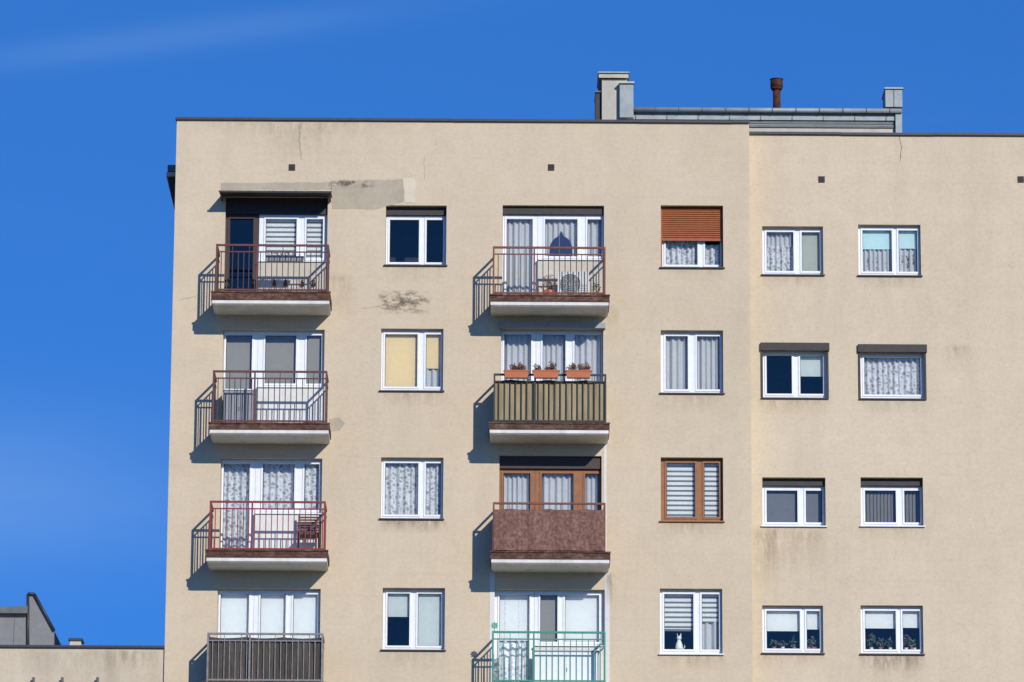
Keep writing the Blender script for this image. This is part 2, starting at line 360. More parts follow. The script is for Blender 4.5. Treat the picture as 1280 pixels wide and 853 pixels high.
# ---------------------------------------------------------------- balconies
P=0.92
def balcony(op,slab,rail,door,wins,sillpx,covd,covw,rm,bm,screen=None,par='balcony_plaster',fm='frame_white',dfm=None,case=0.0,depth=0.14,dz=0.0,step=0.118,casem='shutter_case'):
    # op: opening l,t,r ; slab: l,r,top,bottom px (front edge) ; rail: l,r,top,bottom px
    zs=W((slab[0]+slab[1])/2,slab[2],-P)[1]+dz; zm=W((slab[0]+slab[1])/2,slab[3],-P)[1]+dz
    sx0=W(slab[0],slab[2],-P)[0]; sx1=W(slab[1],slab[2],-P)[0]
    x0=W(op[0],op[1]+60)[0]; x1=W(op[2],op[1]+60)[0]; z1=W((op[0]+op[2])/2,op[1])[1]+dz
    z0=zs-0.01
    OPEN[0].append((x0,x1,z0,z1))
    mb=MB(); y=depth
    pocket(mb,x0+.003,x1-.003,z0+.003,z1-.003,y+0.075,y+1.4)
    zt=z1-case
    if case>0: mb.box(x0+.002,x1-.002,y-.07,y+.06,zt,z1-.002,casem)
    my=op[1]+40
    gd=[(W(door[0],my,y)[0],W(door[1],my,y)[0])]
    xd=W(door[2],my,y)[0]
    unit(mb,x0+.004,xd-.002,z0+.02,zt-.003,y,gd,[covd],dfm or fm,mbm=0.16)
    zsill=W((op[0]+op[2])/2,sillpx,y)[1]+dz
    gw=[(W(a,my,y)[0],W(b,my,y)[0]) for a,b in wins]
    unit(mb,xd+.002,x1-.004,zsill,zt-.003,y,gw,covw,fm)
    mb.box(xd+.004,x1-.004,y-.10,y+.07,z0+.005,zsill-.02,par)
    mb.box(xd-.01,x1-.004,y-.14,y+.0,zsill-.02,zsill-.002,'frame_white' if fm=='frame_white' else 'sill_metal')
    mb.build('balcony_door_and_window',BLD)
    # slab: painted concrete with chamfered lower nosing and a rusty metal edge trim
    mb=MB(); a=sx0+.02; b=sx1-.02; zn=zm-.075; zc=zm-.105
    mb.hexa([(a,-P+.02,zn),(b,-P+.02,zn),(b,0,zn),(a,0,zn)],[(a,-P+.02,zs-.004),(b,-P+.02,zs-.004),(b,0,zs-.004),(a,0,zs-.004)],'slab_paint')
    mb.hexa([(a+.05,-P+.06,zc),(b-.05,-P+.06,zc),(b-.05,-.001,zc),(a+.05,-.001,zc)],[(a+.001,-P+.021,zn-.001),(b-.001,-P+.021,zn-.001),(b-.001,-.001,zn-.001),(a+.001,-.001,zn-.001)],'slab_paint')
    mb.box(sx0+.0,sx1,-P,-P+.018,zm,zs-.006,'slab_flashing')
    mb.box(sx0+.0,sx0+.018,-P+.019,-.001,zm,zs-.006,'slab_flashing'); mb.box(sx1-.018,sx1,-P+.019,-.001,zm,zs-.006,'slab_flashing')
    n=9
    for i in range(n):
        a=sx0-.012+(sx1-sx0+.024)*i/n; b=sx0-.012+(sx1-sx0+.024)*(i+1)/n; j=random.uniform(-.004,.004)
        mb.box(a,b-.003,-P-.02,-P+.02,zs-.018+j,zs+.012+j,'slab_flashing')
    mb.build('balcony_slab',BLD)
    # railing
    rx0=W(rail[0],rail[2],-P)[0]; rx1=W(rail[1],rail[2],-P)[0]
    rt=W((rail[0]+rail[1])/2,rail[2],-P)[1]+dz; rb=W((rail[0]+rail[1])/2,rail[3],-P)[1]+dz
    mb=MB(); yf=-P+.05; t=.022
    mb.box(rx0,rx1,yf-t,yf+t,rt-.022,rt+.018,rm)
    mb.box(rx0+.02,rx1-.02,yf-.013,yf+.013,rt-.16,rt-.135,rm)
    mb.box(rx0,rx1,yf-.016,yf+.016,rb-.015,rb+.02,rm)
    for px in (rx0,rx0+(rx1-rx0)*.36,rx1-.036):
        mb.box(px,px+.036,yf-.0245,yf+.0245,zs+.013,rt-.023,rm)
    x=rx0+step
    while x<rx1-.06:
        j=random.uniform(-.005,.005)
        mb.box(x+j-.009,x+j+.009,yf-.009,yf+.009,rb+.02,rt-.136,bm); x+=step
    x=rx0+step*3
    while x<rx1-.06:
        mb.box(x-.007,x+.007,yf-.007,yf+.007,rt-.136,rt-.022,bm); x+=step*3
    for sx in (rx0+.018,rx1-.018):
        mb.box(sx-.018,sx+.018,yf+t+.001,-.002,rt-.022,rt+.016,rm); mb.box(sx-.013,sx+.013,yf+.03,-.002,rb-.013,rb+.018,rm); mb.box(sx-.012,sx+.012,yf+.03,-.002,rt-.16,rt-.137,rm)
        yy=yf+step
        while yy<-.05:
            mb.box(sx-.008,sx+.008,yy-.008,yy+.008,rb+.019,rt-.161,bm); yy+=step
    mb.build('balcony_railing',BLD)
    if screen:
        mat,off,tp=screen; mb=MB(); n=40; zt2=rt-tp; zb2=rb+.0
        def wav(x): return .010*math.sin(x*9)+.006*math.sin(x*23+1)
        L=rx1-rx0-.05
        for i in range(n):
            a=rx0+.025+L*i/n; b=rx0+.025+L*(i+1)/n; sa=zt2-abs(.03*math.sin(a*4)); sb=zt2-abs(.03*math.sin(b*4))
            mb.face([(a,yf+off+wav(a),zb2),(b,yf+off+wav(b),zb2),(b,yf+off+wav(b),sb),(a,yf+off+wav(a),sa)],mat,True)
        for sx in (rx0+.04,rx1-.04):
            mb.face([(sx,yf+.05,zb2),(sx,-.01,zb2),(sx,-.01,zt2),(sx,yf+.05,zt2)],mat)
        mb.build('balcony_screen',BLD)
    return dict(zs=zs,rt=rt,rb=rb,rx0=rx0,rx1=rx1,yf=yf,x0=x0,x1=x1,z1=z1,zsill=zsill,xd=xd)

B={}
B['11']=balcony((281,246,409),(264,413,365,375),(270,411,306,362),(287,317,324),[(332,371),(383,404)],328,[],[[('stripe',1)],[('stripe',1)]],'rail_brown','rail_dark',case=0.36,dfm='frame_darkbrown',depth=0.16)
B['21']=balcony((278,412,405),(261,412,529,537),(266,409,464,526),(282,315,322),[(331,370),(383,402)],485,[('roll',1,'blind_grey')],[[('roll',1,'blind_grey')],[('roll',1,'blind_grey')]],'rail_brown','rail_dark',par='balcony_plaster_white')
B['31']=balcony((275,573,402),(257,410,688,697),(262,407,627,686),(279,312,319),[(328,368),(380,399)],643,[('lace',)],[[('lace',)],[('lace',)]],'rail_red','rail_red',par='balcony_plaster_white')
B['41']=balcony((271,736,400),(253,408,853,862),(259,404,792,850),(275,311,317),[(325,357),(366,397)],806,[RW],[[RW],[RW]],'rail_grey','rail_grey',screen=('screen_dark',0.03,.06),par='balcony_plaster_white')
B['12']=balcony((628,257,755),(612,762,369,377),(616,757,309,366),(633,666,672),[(681,722),(734,752)],326,[('net',)],[[('net',),('arch',)],[('net',)]],'rail_rust','rail_dark',case=0.17,depth=.16)
B['22']=balcony((626,411,754),(611,762,529,537),(617,758,468,526),(630,664,670),[(678,707),(718,751)],486,[('net',)],[[('net',)],[('net',)]],'rail_black','rail_black',screen=('screen_beige',0.04,.10))
B['32']=balcony((624,570,752),(613,763,690,699),(616,757,629,688),(629,663,669),[(677,717),(731,749)],647,[('net',)],[[('net',)],[('net',)]],'rail_rust','rail_rust',screen=('screen_pebble',-0.035,.12),fm='frame_brown',case=0.26,casem='frame_darkbrown')
B['42']=balcony((617,737,757),(613,763,855,864),(615,757,790,851),(624,662,668),[(675,697),(706,749)],808,[('roll',.5,'blind_white'),('lace',)],[[('roll',1,'blind_grey')],[RW]],'rail_green','rail_green',par='balcony_plaster_white',step=.125)
for k in range(1,7):
    balcony((271,736,400),(253,408,853,862),(259,404,792,850),(275,311,317),[(325,357),(366,397)],806,[RW],random.choice(opts),'rail_brown','rail_brown',dz=-FLOOR*k)
    balcony((624,737,752),(613,763,855,864),(615,757,790,851),(629,662,668),[(675,707),(718,749)],808,[('lace',)],random.choice(opts),'rail_rust','rail_dark',dz=-FLOOR*k)

# canopy over the top-left balcony
mb=MB(); cx0=W(274,240,-.55)[0]; cx1=W(414,240,-.55)[0]; cz=W(344,240,-.55)[1]
n=14
for i in range(n):
    a=cx0+(cx1-cx0)*i/n; b=cx0+(cx1-cx0)*(i+1)/n; s1=.010*math.sin(i*1.9); s2=.010*math.sin((i+1)*1.9)
    mb.hexa([(a,-.55,cz-.01+s1),(b,-.55,cz-.01+s2),(b,-.002,cz+.04),(a,-.002,cz+.04)],[(a,-.55,cz+.01+s1),(b,-.55,cz+.01+s2),(b,-.002,cz+.06),(a,-.002,cz+.06)],'canopy_sheet')
mb.box(cx0+.02,cx0+.05,-.5,-.002,cz-.06,cz-.025,'rail_dark'); mb.box(cx1-.05,cx1-.02,-.5,-.002,cz-.06,cz-.025,'rail_dark')
mb.box(cx0-.01,cx1+.01,-.57,-.552,cz-.02,cz+.018,'canopy_sheet')
mb.build('balcony_canopy',BLD)
mb=MB(); x0,x1,z0,z1=rect(624,403,757,410,-.1); mb.box(x0,x1,-.1,-.001,z0,z1,'shutter_grey'); mb.build('shutter_case',BLD)
mb=MB()
for (l,t,r,b) in ((755,549,758,690),(612,716,618,853),(756,716,762,853)):
    x0,x1,z0,z1=rect(l,t,r,b,-.005); mb.box(x0,x1,-.006,-.001,z0,z1,'balcony_plaster_white')
mb.build('painted_reveal',BLD)

# ---------------------------------------------------------------- wall sheets with openings
xL=W(213,500)[0]; zTop=(W(222,150.5)[1]+W(935,152)[1])/2; xM=W(938,400)[0]; zTopR=W(1100,168,YR)[1]; xR=W(1280,400)[0]+9.0
def wall(x0,x1,z0,z1,y,opens,mat):
    mb=MB(); xs=sorted({x0,x1}|{v for o in opens for v in o[:2]}); zs=sorted({z0,z1}|{v for o in opens for v in o[2:]})
    for i in range(len(xs)-1):
        for j in range(len(zs)-1):
            cx=(xs[i]+xs[i+1])/2; cz=(zs[j]+zs[j+1])/2
            if any(o[0]<cx<o[1] and o[2]<cz<o[3] for o in opens): continue
            mb.face([(xs[i],y,zs[j]),(xs[i+1],y,zs[j]),(xs[i+1],y,zs[j+1]),(xs[i],y,zs[j+1])],mat)
    for a,b,c,d in opens:
        e=y+.35
        mb.face([(a,y,c),(a,e,c),(a,e,d),(a,y,d)],mat); mb.face([(b,y,c),(b,e,c),(b,e,d),(b,y,d)],mat)
        mb.face([(a,y,d),(a,e,d),(b,e,d),(b,y,d)],mat); mb.face([(a,y,c),(a,e,c),(b,e,c),(b,y,c)],mat)
    return mb
YB=12.0
mb=wall(xL,xM,0,zTop,0.0,OPEN[0],'wall_plaster')
mb.face([(xL,0,0),(xL,YB,0),(xL,YB,zTop),(xL,0,zTop)],'wall_plaster'); mb.face([(xM,0,0),(xM,YB,0),(xM,YB,zTop),(xM,0,zTop)],'wall_plaster')
mb.face([(xL,YB,0),(xM,YB,0),(xM,YB,zTop),(xL,YB,zTop)],'wall_plaster')
mb.face([(xL,0,zTop-.25),(xM,0,zTop-.25),(xM,YB,zTop-.25),(xL,YB,zTop-.25)],'roof_felt')
mb.build('facade_wall',BLD)
mb=wall(xM+.002,xR,0,zTopR,YR,OPEN[1],'wall_plaster_side')
mb.face([(xR,YR,0),(xR,YB,0),(xR,YB,zTopR),(xR,YR,zTopR)],'wall_plaster'); mb.face([(xM,YB-.01,0),(xR,YB-.01,0),(xR,YB-.01,zTopR),(xM,YB-.01,zTopR)],'wall_plaster')
mb.face([(xM,YR,zTopR-.2),(xR,YR,zTopR-.2),(xR,YB,zTopR-.2),(xM,YB,zTopR-.2)],'roof_felt')
mb.build('facade_wall',BLD)
# parapet flashing
mb=MB()
x=xL-.03
while x<xM:
    e=min(x+2.0,xM+.02); j=random.uniform(-.006,.006)
    mb.box(x,e-.004,-.05,.30,zTop-.004+j,zTop+.03+j,'flashing_dark'); mb.box(x,e-.004,-.056,-.05,zTop-.025+j,zTop+.028+j,'flashing_dark'); x=e
x=xM+.02
while x<xR:
    e=min(x+2.0,xR+.02); j=random.uniform(-.006,.006)
    mb.box(x,e-.004,YR-.05,YR+.30,zTopR-.004+j,zTopR+.03+j,'flashing_dark'); mb.box(x,e-.004,YR-.056,YR-.05,zTopR-.025+j,zTopR+.028+j,'flashing_dark'); x=e
mb.box(xL-.03,xL+.25,.3,YB,zTop-.004,zTop+.03,'flashing_dark')
mb.build('parapet_flashing',BLD)
# vents
mb=MB()
for px,py,y in ((365,209.5,0),(689,209.5,0),(1027,224.5,YR),(1276,224.5,YR)):
    x,z=W(px,py,y); h=.068
    mb.box(x-h,x+h,y-.012,y-.002,z-h,z+h,'interior_dark')
    for i in range(4): mb.box(x-h,x+h,y-.02,y-.013,z-h+.035*i,z-h+.035*i+.010,'sill_metal')
mb.build('wall_vent',BLD)
# bracket / loggia edge on the left corner
mb=MB(); x0,x1,z0,z1=rect(211,208,222,216,0.6); mb.box(x0-.02,xL+.0,.5,2.2,z0,z1,'zinc_dark')
x0,x1,z0,z1=rect(211,217,220,222,0.6); mb.box(x0-.05,xL,.5,2.3,z0,z1,'roofhouse_plaster')
a,b=W(211,223,.6); c,d=W(217,250,.6)
mb.hexa([(a+.08,.55,d),(xL,.55,d),(xL,2.2,d),(a+.08,2.2,d)],[(a-.02,.55,b),(xL,.55,b),(xL,2.2,b),(a-.02,2.2,b)],'shutter_case')
mb.build('side_loggia_edge',BLD)

# repairs, cracks, stains
def blob(name,pts,mat,y):
    mb=MB(); q=[]
    for i,(px,py) in enumerate(pts):
        nx,ny=pts[(i+1)%len(pts)]; n=max(1,int(math.hypot(nx-px,ny-py)/6))
        for k in range(n):
            a=px+(nx-px)*k/n+random.uniform(-.7,.7); b=py+(ny-py)*k/n+random.uniform(-.7,.7); x,z=W(a,b,y); q.append((x,y,z))
    mb.face(q,mat); mb.build(name,BLD)
blob('plaster_repair',[(414,233),(440,226),(505,224),(505,252),(470,262),(415,261)],'repair_patch',-.004)
blob('plaster_repair',[(276,229),(414,228),(414,237),(276,238)],'repair_patch',-.004)
blob('plaster_repair',[(504,223),(519,223),(519,254),(506,253)],'repair_patch_light',-.008)
blob('plaster_repair',[(412,524),(424,522),(431,530),(425,538),(413,540)],'repair_patch',-.004)
def crack(pts,y=-.004,w=.010,mat='twig_dry'):
    mb=MB(); q=[]
    for (a,b),(c,d) in zip(pts,pts[1:]):
        for k in range(6): q.append((a+(c-a)*k/6+random.uniform(-.6,.6),b+(d-b)*k/6+random.uniform(-.6,.6)))
    q.append(pts[-1])
    for (a,b),(c,d) in zip(q,q[1:]):
        p=Vector((W(a,b,y)[0],y,W(a,b,y)[1])); r=Vector((W(c,d,y)[0],y,W(c,d,y)[1])); t=(r-p).normalized(); nn=Vector((-t.z,0,t.x))*w*random.uniform(.3,.7)
        mb.face([p-nn,r-nn,r+nn,p+nn],mat)
    mb.build('plaster_crack',BLD)
crack([(1124,170),(1127,184),(1125,202)],YR-.004)
crack([(413,568),(440,570),(475,571)],w=.014,mat='repair_patch_light')
crack([(376,153),(374,175),(377,200)],w=.02,mat='repair_patch')
crack([(530,196),(531,225)],w=.012,mat='repair_patch')
crack([(222,376),(246,370)],w=.012,mat='repair_patch')
crack([(450,386),(480,382),(500,385)],w=.012,mat='repair_patch')
def st(l,t,r,b,y=0.0,mat='stain_grime'):
    x0,x1,z0,z1=rect(l,t,r,b,y); mb=MB(); mb.face([(x0,y-.010,z0),(x1,y-.010,z0),(x1,y-.010,z1),(x0,y-.010,z1)],mat); mb.build('weather_stain',BLD)
st(472,362,538,394,mat='stain_blot')
st(410,224,470,236,mat='stain_blot'); st(1180,430,1215,470,YR,'stain_rusty')
st(470,332,560,355); st(470,490,560,510,mat='stain_rusty'); st(470,650,560,668,mat='stain_grime_strong'); st(470,814,562,840)
st(820,336,910,352); st(820,493,910,520); st(820,653,910,672,mat='stain_rusty'); st(820,818,910,840,mat='stain_rusty')
st(948,345,1034,362,YR); st(946,499,1040,520,YR,'stain_rusty'); st(940,659,1036,720,YR,'stain_rusty'); st(946,818,1034,835,YR,'stain_rusty')
st(1068,346,1156,362,YR,'stain_rusty'); st(1070,500,1160,520,YR); st(1070,659,1158,676,YR); st(1072,819,1158,840,YR,'stain_grime_strong'); st(1072,819,1158,853,YR,'stain_rusty')
st(330,153,420,215); st(224,152,520,172)
st(408,340,440,400,0,'stain_rusty'); st(756,380,775,440); st(756,715,770,760,0,'stain_grime_strong')
st(940,655,975,760,YR,'stain_rusty')

# ---------------------------------------------------------------- rooftop structures
YP=3.0
mb=MB(); zr=zTopR-.3
def pr(l,t,r,b,y=YP): return rect(l,t,r,b,y)
x0,x1,z0,z1=pr(776,139,1126,152); mb.box(x0,x1,YP,YP+5,zr,z1,'roofhouse_plaster')
a=pr(775,140,1127,151); mb.box(a[0],a[1],YP-.06,YP-.001,a[2],a[3],'zinc')
for i in range(9):
    xx=a[0]+(a[1]-a[0])*(i+.5)/9; mb.box(xx-.01,xx+.01,YP-.075,YP-.06,a[2],a[3],'zinc_dark')
b=pr(776,151,1127,155); mb.box(b[0]+.05,b[1],YP-.02,YP-.0005,b[2],b[3],'zinc_dark')
c=pr(937,157,1120,160); mb.box(c[0],c[1],YP-.035,YP-.001,c[2],c[3],'zinc_dark')
mb.box(a[0]-.05,a[1]+.02,YP-.02,YP+5,a[3]+.001,a[3]+.05,'zinc_dark')
gx0,gz=W(775,138,YP-.15); gx1,gz2=W(1127,138,YP-.15); gz=(gz+gz2)/2
mb.tube((gx0,YP-.15,gz),(gx1,YP-.15,gz),.055,'zinc',10)
for i in range(12):
    xx=gx0+(gx1-gx0)*(i+.5)/12; mb.tube((xx-.01,YP-.15,gz),(xx+.01,YP-.15,gz),.064,'zinc_dark',10)
c=pr(752,106,783,160); mb.box(c[0],c[1],YP-.4,YP+.6,zr,c[3],'roofhouse_plaster')
c=pr(748,98,785,105); mb.box(c[0],c[1],YP-.46,YP+.66,c[2],c[3]-.03,'roofhouse_plaster'); mb.box(c[0]-.02,c[1]+.02,YP-.5,YP+.7,c[3]-.03,c[3],'zinc')
c=pr(752,104.5,783,107); mb.box(c[0]+.02,c[1]-.02,YP-.42,YP+.6,c[2],c[3],'shutter_case')
c=pr(744,121,751.5,160); mb.box(c[0],c[1],YP-.3,YP+.5,zr,c[3],'shutter_case'); mb.box(c[0]-.01,c[1],YP-.34,YP+.5,c[3],c[3]+.03,'zinc_dark')  # dark box added as the chimney's shaded left side, shade in its colour
c=pr(774,114,791,134); mb.box(c[0],c[1],YP-.55,YP-.405,c[2]-.4,c[3],'zinc'); mb.box(c[0]-.02,c[1]+.02,YP-.6,YP-.38,c[3],c[3]+.04,'roofhouse_plaster')
c=pr(1106,115,1127,137); mb.box(c[0],c[1],YP-.2,YP+.6,c[2],c[3],'zinc'); mb.box(c[0]-.02,c[1]+.02,YP-.24,YP+.62,c[3],c[3]+.03,'roofhouse_plaster')
mb.box((c[0]+c[1])/2-.01,(c[0]+c[1])/2+.01,YP-.21,YP-.2,c[2],c[3],'zinc_dark')
c=pr(1119,138,1127,170); mb.box(c[0],c[1],YP-.12,YP-.062,zr,c[3],'zinc')
fx,fz=W(971,134,YP+.3); ft=W(971,113,YP+.3)[1]; ftt=W(971,100,YP+.3)[1]
mb.tube((fx,YP+.3,fz-.3),(fx,YP+.3,ft),.085,'rust',14); mb.tube((fx,YP+.3,ft),(fx,YP+.3,ft+.05),.11,'rust',14,.14); mb.tube((fx,YP+.3,ft+.05),(fx,YP+.3,ftt),.14,'rust',14,.135)
mb.tube((fx,YP+.3,ftt),(fx,YP+.3,ftt+.01),.15,'rust',14)
mb.build('roof_plant_room',BLD)

# ---------------------------------------------------------------- lower neighbour
NB=empty('low_building'); YN=0.06
mb=MB(); nz=W(100,809,YN)[1]; nx0=W(0,809,YN)[0]-12
mb.box(nx0,xL-.002,YN,YN+11,0,nz,'annex_plaster'); mb.build('walls',NB)
mb=MB(); mb.box(nx0,xL-.003,YN-.05,YN+.3,nz+.001,nz+.03,'flashing_dark'); mb.box(nx0,xL-.003,YN-.056,YN-.051,nz-.02,nz+.029,'flashing_dark'); mb.build('parapet_flashing',NB)
mb=MB()
for px in (42,78,122): x,z=W(px,847,YN-.1); mb.tube((x,YN-.1,z-1),(x,YN-.1,z),.03,'zinc_dark',8)
mb.build('wall_pipe',NB)
mb=MB(); YQ=6.0
x0,x1,z0,z1=rect(-60,768,34,830,YQ); mb.box(x0,x1,YQ,YQ+3,nz-.5,z1,'shed_wall')
for i in range(6): mb.box(x1-.3-.35*i,x1-.29-.35*i,YQ-.012,YQ,nz-.5,z1,'zinc_dark')
c=rect(-60,759,35,768,YQ); mb.hexa([(c[0],YQ-.15,z1+.001),(c[1],YQ-.15,z1+.001),(c[1],YQ+3,z1+.001),(c[0],YQ+3,z1+.001)],[(c[0],YQ-.15,c[3]-.05),(c[1],YQ-.15,c[3]),(c[1],YQ+3,c[3]),(c[0],YQ+3,c[3]-.05)],'zinc_dark')
pts=[W(px,py,YQ) for px,py in ((35,743),(43,743),(68,789),(68,830),(35,830))]
for yy in (YQ,YQ+3): mb.face([(x,yy,z) for x,z in pts],'shed_wall')
for i in range(5):
    p=pts[i];q=pts[(i+1)%5]; mb.face([(p[0],YQ,p[1]),(q[0],YQ,q[1]),(q[0],YQ+3,q[1]),(p[0],YQ+3,p[1])],'shed_wall')
for i in (0,1,4):
    p=Vector((pts[i][0],YQ-.03,pts[i][1])); q=pts[(i+1)%5]; q=Vector((q[0],YQ-.03,q[1])); mb.tube(p,q,.035,'flashing_dark',6)
mb.build('roof_shed',NB)
mb=MB(); c=rect(87,801,101,820,3.0); mb.box(c[0],c[1],3.0,3.4,nz-.3,c[3],'roofhouse_plaster'); mb.box(c[0]-.03,c[1]+.03,2.96,3.44,c[3],c[3]+.05,'flashing_dark'); mb.build('chimney',NB)
st(2,812,200,853,YN); st(120,812,200,840,YN,'stain_rusty')

# ---------------------------------------------------------------- things on the balconies
b=B['12']; x0,x1,z0,z1=rect(697,342,736,364,-.35); mb=MB(); yy=-.5; z0=b['zs']+.08
mb.box(x0,x1,yy,yy+.28,z0,z1,'ac_white'); cx=x0+(x1-x0)*.40; cz=(z0+z1)/2; rr=(z1-z0)*.40
mb.tube((cx,yy-.004,cz),(cx,yy-.001,cz),rr,'fan_grey',24)
for k in range(1,6):
    r=rr*k/5; n=24
    for j in range(n):
        t=2*math.pi*j/n;t2=2*math.pi*(j+1)/n; mb.tube((cx+r*math.cos(t),yy-.012,cz+r*math.sin(t)),(cx+r*math.cos(t2),yy-.012,cz+r*math.sin(t2)),.006,'ac_white',4)
for j in range(8):
    t=math.pi*j/4; mb.tube((cx,yy-.012,cz),(cx+rr*math.cos(t),yy-.012,cz+rr*math.sin(t)),.006,'ac_white',4)
for k in range(6): mb.box(x1-.20,x1-.04,yy-.006,yy,z0+.05+k*.04,z0+.06+k*.04,'cabinet_grey')
mb.box(x0+.08,x0+.12,yy,yy+.28,b['zs'],z0,'rail_dark'); mb.box(x1-.12,x1-.08,yy,yy+.28,b['zs'],z0,'rail_dark')
mb.build('air_conditioner',None,(cx,yy,z0))
mb=MB(); px,pz=W(686,350,-.5); zs=b['zs']
mb.lathe(px,-.5,[(0,zs+.01),(.09,zs+.01),(.12,zs+.2),(.11,zs+.2),(0,zs+.18)],'terracotta',14)
for k in range(26):
    t=random.uniform(0,6.28); e=random.uniform(.15,.5); r=random.uniform(.04,.2)
    mb.tube((px,-.5,zs+.18),(px+r*math.cos(t),-.5+r*.5*math.sin(t),zs+.18+e*.8),.005,'twig_dry',4,.003)
mb.leaves(px,-.5,zs+.38,.22,.1,.18,90,.03,['twig_dry','leaf_red','twig_dry']); mb.build('dry_potted_plant',None,(px,-.5,zs))
mb=MB(); px,pz=W(745,352,-.5)
mb.lathe(px,-.5,[(0,zs+.01),(.07,zs+.01),(.09,zs+.16),(.08,zs+.16),(0,zs+.15)],'terracotta',14); mb.leaves(px,-.5,zs+.26,.1,.08,.12,60,.03,['leaf_green','twig_dry']); mb.build('potted_plant',None,(px,-.5,zs))
b=B['22']
for l,r in ((630,661),(666,699),(707,739)):
    x0,x1,z0,z1=rect(l,464.5,r,472.5,-P-.08); yy=-P-.12; mb=MB()
    mb.hexa([(x0+.03,yy+.02,z0),(x1-.03,yy+.02,z0),(x1-.03,yy+.13,z0),(x0+.03,yy+.13,z0)],[(x0,yy,z1),(x1,yy,z1),(x1,yy+.15,z1),(x0,yy+.15,z1)],'terracotta')
    mb.box(x0-.012,x1+.012,yy-.012,yy+.162,z1+.001,z1+.022,'terracotta'); mb.box(x0+.01,x1-.01,yy+.01,yy+.14,z1+.022,z1+.028,'soil')
    for k in range(12):
        cx=random.uniform(x0+.05,x1-.05); h=random.uniform(.06,.2)
        mb.tube((cx,yy+.07,z1),(cx+random.uniform(-.03,.03),yy+.07,z1+h),.004,'twig_dry',4)
        mb.leaves(cx,yy+.07,z1+.03+h*.5,.05,.05,h*.55,30,.026,['leaf_green','leaf_red','twig_dry','leaf_red'])
    mb.build('flower_box',None,((x0+x1)/2,yy,z0))
b=B['11']; mb=MB(); x0,_=W(332,318,-.7); x1,_=W(380,318,-.7)
z=b['rt']-.30; mb.hexa([(x0+.02,-.72,z),(x1-.02,-.72,z),(x1-.02,-.60,z),(x0+.02,-.60,z)],[(x0,-.74,z+.1),(x1,-.74,z+.1),(x1,-.58,z+.1),(x0,-.58,z+.1)],'shutter_grey')
mb.leaves((x0+x1)/2,-.66,z+.16,(x1-x0)*.48,.06,.07,90,.028,['twig_dry','leaf_red','leaf_green']); mb.build('flower_box',None,((x0+x1)/2,-.66,z))
mb=MB()
for px in (343,357,378,392):
    x,zz=W(px,354,.04); mb.lathe(x,.035,[(0,zz-.08),(.035,zz-.07),(.045,zz-.02),(.02,zz+.03),(.03,zz+.06),(0,zz+.085)],'cabinet_brown',10)
mb.build('wall_ornament',BLD)
def cabinet(l,t,r,bp,y,key,mat,mat2,name='storage_cabinet'):
    x0,x1,z0,z1=rect(l,t,r,bp,y); z0=B[key]['zs']+.014; mb=MB()
    mb.box(x0,x1,y,y+.3,z0+.04,z1,mat); mb.box(x0-.015,x1+.015,y-.02,y+.31,z1+.001,z1+.025,mat2)
    xm=(x0+x1)/2; mb.box(x0+.02,xm-.006,y-.012,y-.001,z0+.07,z1-.03,mat); mb.box(xm+.006,x1-.02,y-.012,y-.001,z0+.07,z1-.03,mat)
    mb.box(xm-.03,xm-.02,y-.025,y-.012,(z0+z1)/2-.04,(z0+z1)/2+.04,'rail_dark'); mb.box(xm+.02,xm+.03,y-.025,y-.012,(z0+z1)/2-.04,(z0+z1)/2+.04,'rail_dark')
    for a in (x0+.02,x1-.05): mb.box(a,a+.03,y+.02,y+.28,z0,z0+.04,mat2)
    mb.build(name,None,(xm,y,z0))
cabinet(279,488,316,526,-.40,'21','cabinet_grey','blind_white')
cabinet(666,815,748,850,-.35,'42','blind_white','cabinet_grey')
zs=B['31']['zs']; mb=MB(); x0,_=W(372,660,-.4); x1,_=W(400,660,-.4)
mb.box(x0,x1,-.55,-.15,zs+.42,zs+.46,'cabinet_brown')
for a in (x0,x1-.035):
    mb.box(a,a+.035,-.55,-.515,zs+.014,zs+.42,'cabinet_brown'); mb.box(a,a+.035,-.15,-.115,zs+.014,zs+.92,'cabinet_brown')
for k in range(7): mb.box(x0+.04,x1-.04,-.14,-.125,zs+.52+k*.055,zs+.555+k*.055,'cabinet_brown')
mb.build('wooden_chair',None,(x0,-.4,zs))
x0,x1,z0,z1,y=CATW; cx,_=W(849,800,.16); zc=z0+.105; cy=.215-.0; mb=MB()
mb.lathe(cx,cy,[(0,zc),(.075,zc+.005),(.085,zc+.05),(.068,zc+.13),(.040,zc+.20),(.025,zc+.23)],'ceramic_white',14,.5)
mb.lathe(cx,cy,[(.0,zc+.215),(.040,zc+.225),(.055,zc+.26),(.040,zc+.295),(0,zc+.31)],'ceramic_white',14,.6)
for s in (-1,1): mb.hexa([(cx+s*.02-.016,cy-.01,zc+.285),(cx+s*.032+.014,cy-.01,zc+.28),(cx+s*.032+.014,cy+.01,zc+.28),(cx+s*.02-.016,cy+.01,zc+.285)],[(cx+s*.040-.002,cy-.002,zc+.365),(cx+s*.040+.002,cy-.002,zc+.365),(cx+s*.040+.002,cy+.002,zc+.365),(cx+s*.040-.002,cy+.002,zc+.365)],'ceramic_white')
pv=Vector((cx+.06,cy,zc+.01))
for k in range(8):
    t=k/7*2.2; q=Vector((cx+.06+.06*math.sin(t),cy,zc+.01+.09*k/7)); mb.tube(pv,q+Vector((0,0,.004)),.011,'ceramic_white',6); pv=q
mb.build('cat_figurine',None,(cx,cy,zc))
b=B['42']; x,z=W(618,782,-P); mb=MB(); y=-P+.05
mb.tube((x,y,b['rt']),(x,y,z),.006,'rail_green',6)
